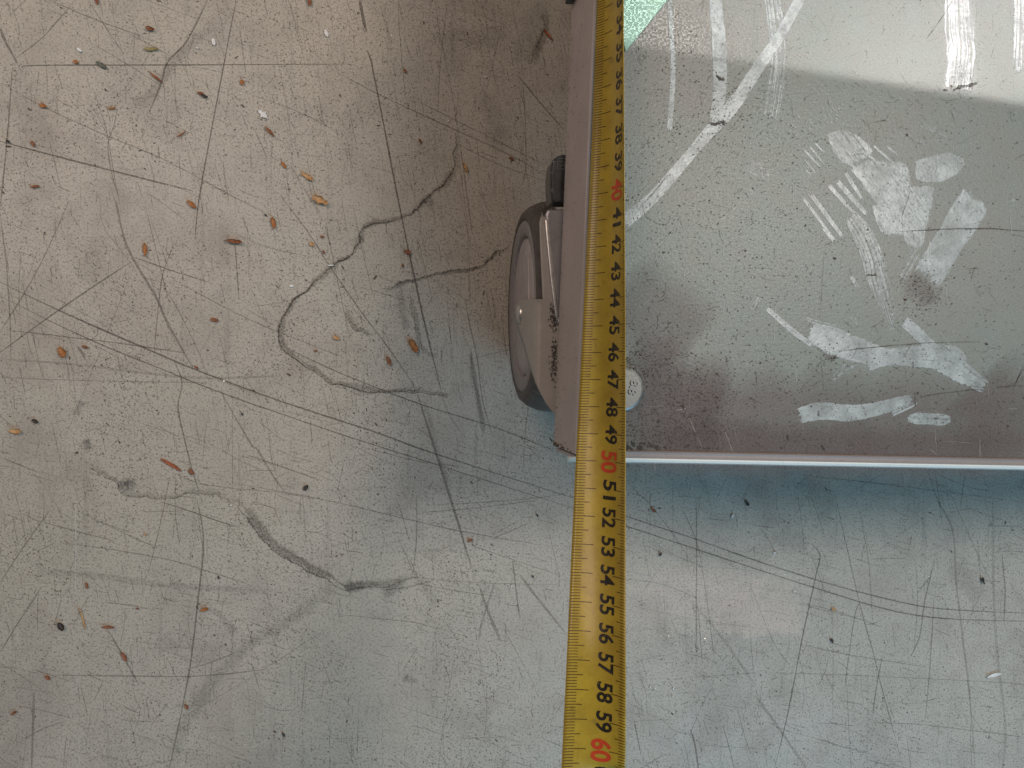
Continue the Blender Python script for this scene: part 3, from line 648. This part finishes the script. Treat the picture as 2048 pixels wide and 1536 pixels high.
ab = fpx(1040, 628)
axp = [(.0001, -.0020), (.0030, -.0019), (.0042, -.0014), (.0050, -.0004), (.0050, .0002)]
AXs = AX; AX = Vector((XF, ab.y, ab.z)); lathe('axle_bolt', axp, MRD, caster, False, 28)
AX = AXs
# brake pedal
zt = .1055; pc = [(1104,406),(1101,380),(1101,345),(1104,322),(1113,312),(1124,308),(1190,305),(1190,406)]
pp = [U(a, b, zt) for a, b in pc]
pedal = prism('brake_pedal', pp, Vector((0, 0, -.013)), MPD, caster, .0013, 3)
tp = U(1124, 331, zt); 
for (dx, dy, sx, sy) in ((0, .0016, .004, .0003), (0, 0, .004, .0003), (0, -.0016, .004, .0003), (-.002, 0, .0003, .0035), (.0012, 0, .0003, .0035), (0, .003, .007, .0003)):
    q = tp+Vector((dx, dy, .0000))
    prism('embossed_mark', [q+Vector((-sx/2, -sy/2, 0)), q+Vector((sx/2, -sy/2, 0)), q+Vector((sx/2, sy/2, 0)), q+Vector((-sx/2, sy/2, 0))], Vector((0, 0, .0002)), MBT, pedal)
# oily dirt where fork meets the plate
sg = Strips(0); v = []; f = []
for i in range(520):
    c_ = rnd.choice(((1108,625,4,14),(1109,640,4,10),(1108,735,4,16),(1109,700,3,10),(1090,424,5,4),(1098,418,8,3)))
    q = fz(rnd.gauss(c_[0], c_[2]), rnd.gauss(c_[1], c_[3])); s_ = rnd.uniform(.0001, .00042); i0 = len(v)
    for k in range(5): t = k*1.2566; v.append((q.x-.0003+math.sin(t)*s_*.8, q.y+math.cos(t)*s_*rnd.uniform(.6, 1.3), q.z+.0004+rnd.random()*.0002))
    f.append(tuple(range(i0, i0+5)))
o = obj('fork_grime', v, f, MFL, fork); o['kind'] = 'stuff'

# ------------------------------------------------------------------ tape measure blade
tape = empty('measuring_tape', (0, 0, 0))
tag(tape, 'yellow steel measuring tape blade stretched over the cart edge, reading 33 to 60', 'measuring tape')
WB = .0215
def interp(x, xs, ys):
    if x <= xs[0]: return ys[0]+(ys[1]-ys[0])/(xs[1]-xs[0])*(x-xs[0])
    for i in range(len(xs)-1):
        if x <= xs[i+1]: return ys[i]+(ys[i+1]-ys[i])*(x-xs[i])/(xs[i+1]-xs[i])
    return ys[-1]+(ys[-1]-ys[-2])/(xs[-1]-xs[-2])*(x-xs[-1])
def sm(x, xs, ys, r=1.2): return sum(interp(x+r*k/4, xs, ys) for k in range(-4, 5))/9
SY = [34, 38, 42, 46, 48, 50, 52, 54, 57, 60]; YY = [74, 284, 495, 705, 813, 920.6, 1031, 1144.5, 1319.5, 1498]
SX = [34, 38, 42, 46, 50, 54, 57, 60]; XX = [1191, 1183.5, 1173, 1163, 1151.5, 1141, 1133.5, 1125]
def left(s_):
    z = ZD+.0012+sm(s_, [33, 48, 50, 53, 57, 60], [0, .003, .006, .0125, .0262, .0300], 1.0)
    return U(sm(s_, SX, XX, .8), sm(s_, SY, YY, .5), z)
def th0(s_): return math.radians(sm(s_, [34, 40, 50, 54, 59, 61], [40, 24, 11, 7, 0, -2]))
def sect(s_, t, a0, a1):
    n = 12; x = z = 0; st_ = t/n
    for i in range(n):
        a = a0+(a1-a0)*((i+.5)*st_/WB); x += math.cos(a)*st_; z += math.sin(a)*st_
    return x, z
cache = {}
def secpar(s_):
    k = round(s_*4)/4
    if k in cache: return cache[k]
    P = left(min(max(k, 32), 62)); a0 = th0(min(max(k, 32), 62)); tx = interp(min(max(k, 32), 62), [34, 45, 60], [1246, 1250, 1251]); lo, hi = a0, math.radians(150)
    for _ in range(40):
        m_ = (lo+hi)/2; x, z = sect(k, WB, a0, m_)
        if proj(P+Vector((x, 0, z)))[0] > tx: lo = m_
        else: hi = m_
    cache[k] = (a0, m_); return cache[k]
def A(s_):
    k0 = math.floor(s_*4)/4; u = (s_-k0)*4; p, q = secpar(k0), secpar(k0+.25); return p[0]*(1-u)+q[0]*u, p[1]*(1-u)+q[1]*u
def B(s_, t, lift=0):
    a0, a1 = A(s_); x, z = sect(s_, t, a0, a1); a = a0+(a1-a0)*t/WB
    return left(s_)+Vector((x-math.sin(a)*lift, 0, z+math.cos(a)*lift))
S0, S1 = 27.0, 66.0
NL, NT_ = 156, 14
v = []; f = []
for i in range(NL+1):
    s_ = S0+(S1-S0)*i/NL
    for j in range(NT_+1): v.append(B(s_, WB*j/NT_))
for i in range(NL):
    for j in range(NT_): k = i*(NT_+1)+j; f.append((k, k+1, k+NT_+2, k+NT_+1))
blade = obj('blade', v, f, MT, tape, True)
md = blade.modifiers.new('t', 'SOLIDIFY'); md.thickness = .00022; md.offset = 1
# find the side facing up
bm = bmesh.new(); bm.from_mesh(blade.data); up = bm.faces[:][0]; bm.normal_update(); fl = sum(q.normal.z for q in bm.faces) < 0
if fl: bmesh.ops.reverse_faces(bm, faces=bm.faces)
bm.to_mesh(blade.data); bm.free(); md.offset = -1
LI = .00006
v = []; f = []
def tick(s_, t0, t1, wd):
    n = 5; i0 = len(v)
    for k in range(n+1):
        t = t0+(t1-t0)*k/n
        v.append(B(s_-wd/2, t, LI)); v.append(B(s_+wd/2, t, LI))
    for k in range(n): a = i0+2*k; f.append((a, a+1, a+3, a+2))
mm = int(S0*10)
for k in range(mm+5, int(S1*10)-5):
    s_ = k/10; c10 = k % 10 == 0; c5 = k % 5 == 0
    tick(s_, .0002, .0079 if c10 else .0058 if c5 else .0038, .030 if c5 else .026)
    tick(s_, WB-.0002, WB-(.0058 if c10 else .0040 if c5 else .0026), .030 if c5 else .026)
tk = obj('graduation_marks', v, f, MTK, tape); tk['kind'] = 'stuff'
def number(n):
    red = n % 10 == 0
    vs, fs = text_mesh(str(n), .026 if red else .024)
    xs = [p.x for p in vs]; ys = [p.y for p in vs]; cx, cy = (min(xs)+max(xs))/2, (min(ys)+max(ys))/2
    hgt = .0070 if red else .0057; wid = .80 if red else .70
    sx = wid/(max(xs)-min(xs)); sy = hgt/(max(ys)-min(ys)); mid = .0136 if not red else .0130
    V = [B(n+(p.x-cx)*sx, mid+(p.y-cy)*sy, LI+.00003) for p in vs]
    o = obj('printed_number', V, fs, MIR if red else MIK, tape)
for n in range(30, 63): number(n)

# ------------------------------------------------------------------ debris on the floor
def scale_mesh(name, L, W_, curl, seed, ragged=.2, thick=.0004, nL=8, nW=4, twist=0):
    r = random.Random(seed); v = []; f = []
    for i in range(nL+1):
        u = i/nL; hw = W_/2*max(.12, math.sin(math.pi*(.06+.88*u))**.7)*(1+r.uniform(-ragged, ragged))
        for j in range(nW+1):
            s_ = j/nW*2-1; a = curl*s_
            y = hw*math.sin(a)/max(curl, .01) if curl > .01 else hw*s_
            z = hw*(1-math.cos(a))/max(curl, .01) + .12*L*(2*u-1)**2*curl + r.uniform(0, .00025)
            x = (u-.5)*L*(1+.06*r.uniform(-1, 1)); ct, stn = math.cos(twist*(u-.5)), math.sin(twist*(u-.5))
            v.append((x, y*ct-z*stn, y*stn*.5+z*ct))
    zmin = min(p[2] for p in v); v = [(a, b, c-zmin+.0003) for a, b, c in v]
    n = len(v); v += [(a, b, c+thick) for a, b, c in v]
    w_ = nW+1
    for i in range(nL):
        for j in range(nW):
            k = i*w_+j; f.append((k, k+w_, k+w_+1, k+1)); f.append((n+k, n+k+1, n+k+w_+1, n+k+w_))
    ed = [(j, j+1) for j in range(nW)]+[(nL*w_+j+1, nL*w_+j) for j in range(nW)]+[((i+1)*w_, i*w_) for i in range(nL)]+[(i*w_+nW, (i+1)*w_+nW) for i in range(nL)]
    for a, b in ed: f.append((a, b, n+b, n+a))
    me = bpy.data.meshes.new(name); me.from_pydata(v, [], f); me.update(); return me
def bit(name, px, py, Lpx, wr, ang, mat, label, cat, group=None, curl=1.0, twist=0, ragged=.2, seed=None):
    P = U(px, py, 0); sd_ = seed or int(px*7+py)
    me = scale_mesh(name, Lpx/PXM, Lpx*wr/PXM, curl, sd_, ragged, .00035, twist=twist); me.materials.append(mat)
    o = bpy.data.objects.new(name, me); C.objects.link(o); o.location = (P.x, P.y, .0002); o.rotation_euler = (0, 0, -math.radians(ang))
    tag(o, label, cat, group); return o
G1 = 'dried bud scales scattered on the floor'
for px, py, L, wr, an, mt in [(153,125,10,.7,10,H_OR),(88,213,14,.6,15,H_OR),(68,289,11,.7,60,H_BR),(485,166,10,.9,80,H_OR),(385,410,20,.5,40,H_OR),
   (292,500,24,.36,88,H_OR),(430,640,15,.5,10,H_BR),(172,694,12,.5,20,H_BR),(568,331,14,.5,50,H_OR),(810,143,9,.6,60,H_BR),(840,283,9,.7,70,H_BR),
   (1022,318,10,.7,10,H_BR),(805,532,7,.6,80,H_BR),(673,676,13,.8,20,H_TN),(778,722,19,.5,70,H_BR),(384,943,13,.7,40,H_BR),(175,1170,12,.5,80,H_BR),(250,1312,18,.5,60,H_BR),
   (97,1354,11,.7,30,H_BR),(30,1424,12,.5,-30,H_BR),(374,1412,10,.7,70,H_BR),(940,1080,12,.5,-20,H_BR),(72,842,12,.7,30,H_DK),(1306,1020,11,.7,40,H_BR),(648,505,7,.6,60,H_BR),(645,474,8,.6,0,H_BR),(632,702,7,.7,0,H_BR),(394,735,8,.6,40,H_BR),(276,1216,6,.7,0,H_BR),(292,1068,6,.7,0,H_TN)]:
    bit('bud_scale', px, py, L*1.0, wr, an, mt, {H_OR.name: 'orange brown', H_BR.name: 'dark brown', H_TN.name: 'pale tan', H_DK.name: 'blackish'}[mt.name].join(('tiny dried ' if L < 12 else 'small dried ', ' bud scale lying on the scratched floor')), 'bud scale', G1, curl=rnd.uniform(.7, 1.3))
U1 = lambda name, px, py, L, wr, an, mt, lab, cat, **k: bit(name, px, py, L, wr, an, mt, lab, cat, None, **k)
U1('bud_scale', 470, 484, 29, .5, 5, H_BR, 'largest curled dark brown bud scale with a hollow end', 'bud scale', curl=1.7)
U1('bud_scale', 548, 447, 23, .5, 80, H_OR, 'glossy orange brown bud scale standing out near the long diagonal scratch', 'bud scale', curl=1.4)
U1('bud_scale', 827, 692, 30, .55, 60, H_OR, 'ragged orange bud scale inside the crack loop beside the caster', 'bud scale', ragged=.45)
U1('bud_scale', 615, 354, 26, .42, 30, H_TN, 'pointed tan bud scale with a dark tip beside a ragged pale husk', 'bud scale', ragged=.35)
U1('husk', 641, 402, 32, .55, 25, H_TN, 'ragged pale tan husk with torn edges', 'husk', ragged=.7, curl=1.4)
U1('bud_scale', 126, 704, 20, .75, 60, H_OR, 'round rusty orange bud scale beside a tiny reddish one', 'bud scale', ragged=.35)
U1('bud_scale', 33, 862, 21, .55, 5, H_TN, 'bright golden bud scale next to a small dark crumb', 'bud scale', curl=1.3)
U1('bud_scale', 302, 60, 16, .8, 10, H_BR, 'brown curled bud scale beside a yellowish leaf sliver', 'bud scale', curl=1.8)
U1('leaf_sliver', 304, 100, 26, .3, -6, H_YG, 'yellowish green leaf sliver on the floor', 'leaf')
U1('paint_chip', 205, 132, 21, .42, 30, H_GR, 'dark green grey chip lying on the long straight scratch', 'chip')
U1('twig', 314, 157, 28, .18, 32, H_BR, 'thin reddish sliver crossing a dark forked scratch', 'twig', twist=1)
U1('twig', 225, 218, 15, .25, -10, H_OR, 'short thin orange splinter near the forked scratch', 'twig')
U1('twig', 540, 264, 24, .28, 35, H_BR, 'curved brown twig piece near a torn white flake', 'twig', twist=1.5)
U1('twig', 364, 270, 20, .18, -40, H_BR, 'thin bent brown twig beside the long steep scratch', 'twig', twist=1)
U1('twig', 72, 374, 16, .35, -5, H_BR, 'small dark red splinter near the long slanting scratch', 'twig')
U1('bud_scale', 402, 188, 12, .55, 5, H_BR, 'glossy brown half of a split bud scale', 'bud scale', curl=1.4)
U1('bud_scale', 410, 194, 13, .6, 15, H_DK, 'dark half of a split bud scale with a tiny stalk', 'bud scale', curl=1.4)
U1('bud_scale', 620, 5, 17, .65, 85, H_BR, 'dark orange bud scale beside a grey curved stain', 'bud scale', curl=1.5)
U1('bud_scale', 195, 3, 14, .5, 80, H_BR, 'pointed rust brown bud scale by crossing scratches', 'bud scale')
U1('catkin', 931, 338, 24, .28, 65, H_TN, 'knobbly tan catkin fragment by the bent crack', 'catkin', ragged=.9)
U1('needle', 1095, 71, 25, .24, 45, H_RD, 'short red brown needle beside the grey cart apron', 'needle')
U1('needle', 343, 929, 44, .15, 32, H_RD, 'long flat orange red needle', 'needle', curl=.4, ragged=.05)
U1('straw', 167, 1236, 42, .08, 75, H_TN, 'thin straight tan straw', 'straw', curl=.6, ragged=.1)
U1('bud_scale', 815, 505, 14, .75, 20, H_BR, 'squarish brown bud scale on the long steep scratch', 'bud scale')
U1('bud_scale', 624, 489, 10, .85, 20, H_TN, 'pale round tan scale on a diagonal scratch', 'bud scale')
U1('paper_curl', 662, 531, 13, .25, -10, H_WH, 'tiny white curl lying on the crack', 'paper', twist=.8)
U1('bud_scale', 218, 1253, 22, .32, 5, H_BR, 'dark red lens shaped bud scale at the end of a slanting scratch', 'bud scale')
U1('bud_scale', 410, 1217, 16, .6, -15, H_OR, 'bright orange curled bud scale near the grey smear', 'bud scale', curl=1.5)
U1('crumb', 125, 1251, 17, .8, 60, H_DK, 'dark ring shaped crumb beside the straw', 'crumb', curl=1.6)
U1('crumb', 612, 975, 13, .7, -50, H_DK, 'black angular crumb on the bare floor near the grimy crack', 'crumb')
U1('bud_scale', 1963, 1160, 16, .5, 75, H_DK, 'dark brown scale among steep scratches in front of the cart', 'bud scale', curl=1.5)
U1('bud_scale', 1666, 1218, 12, .55, 10, H_TN, 'small tan scale between curved double scratches in front of the cart', 'bud scale')
for px, py, L, an in [(485,828,8,70),(568,1468,11,70),(1493,1006,16,60),(1320,1108,12,-60),(1662,1280,14,70),(1074,1030,9,70),(1065,1152,8,60),(438,1154,8,80),(550,1462,6,0),(18,284,10,30),(532,431,8,30)]:
    bit('crumb', px, py, L*.75, .6, an, H_DK, 'tiny black crumb on the scratched floor', 'crumb', 'black crumbs on the floor')
U1('paper_flake', 527, 230, 22, .5, 42, H_WH, 'torn white paper flake, the largest white scrap', 'paper', ragged=.7, curl=.3)
for px, py, L, an in [(160,101,10,40),(428,85,13,80),(970,155,7,0),(583,572,9,0),(653,68,14,70),(1464,1032,9,-60),(1548,1105,7,0),(1588,1182,6,0),(1346,1376,6,80),(1300,1373,5,60),(1345,1392,5,60),(1023,1172,5,60),(395,97,5,0),(463,1010,5,0),(955,930,5,0)]:
    bit('paint_flake', px, py, L, .55, an, H_WH, 'tiny white flake on the scratched floor', 'flake', 'white flakes on the floor', curl=.4)
U1('putty_scrap', 1985, 1349, 36, .22, -10, H_WH, 'pale raised scrap stuck to the blue grey floor', 'scrap', curl=.8)
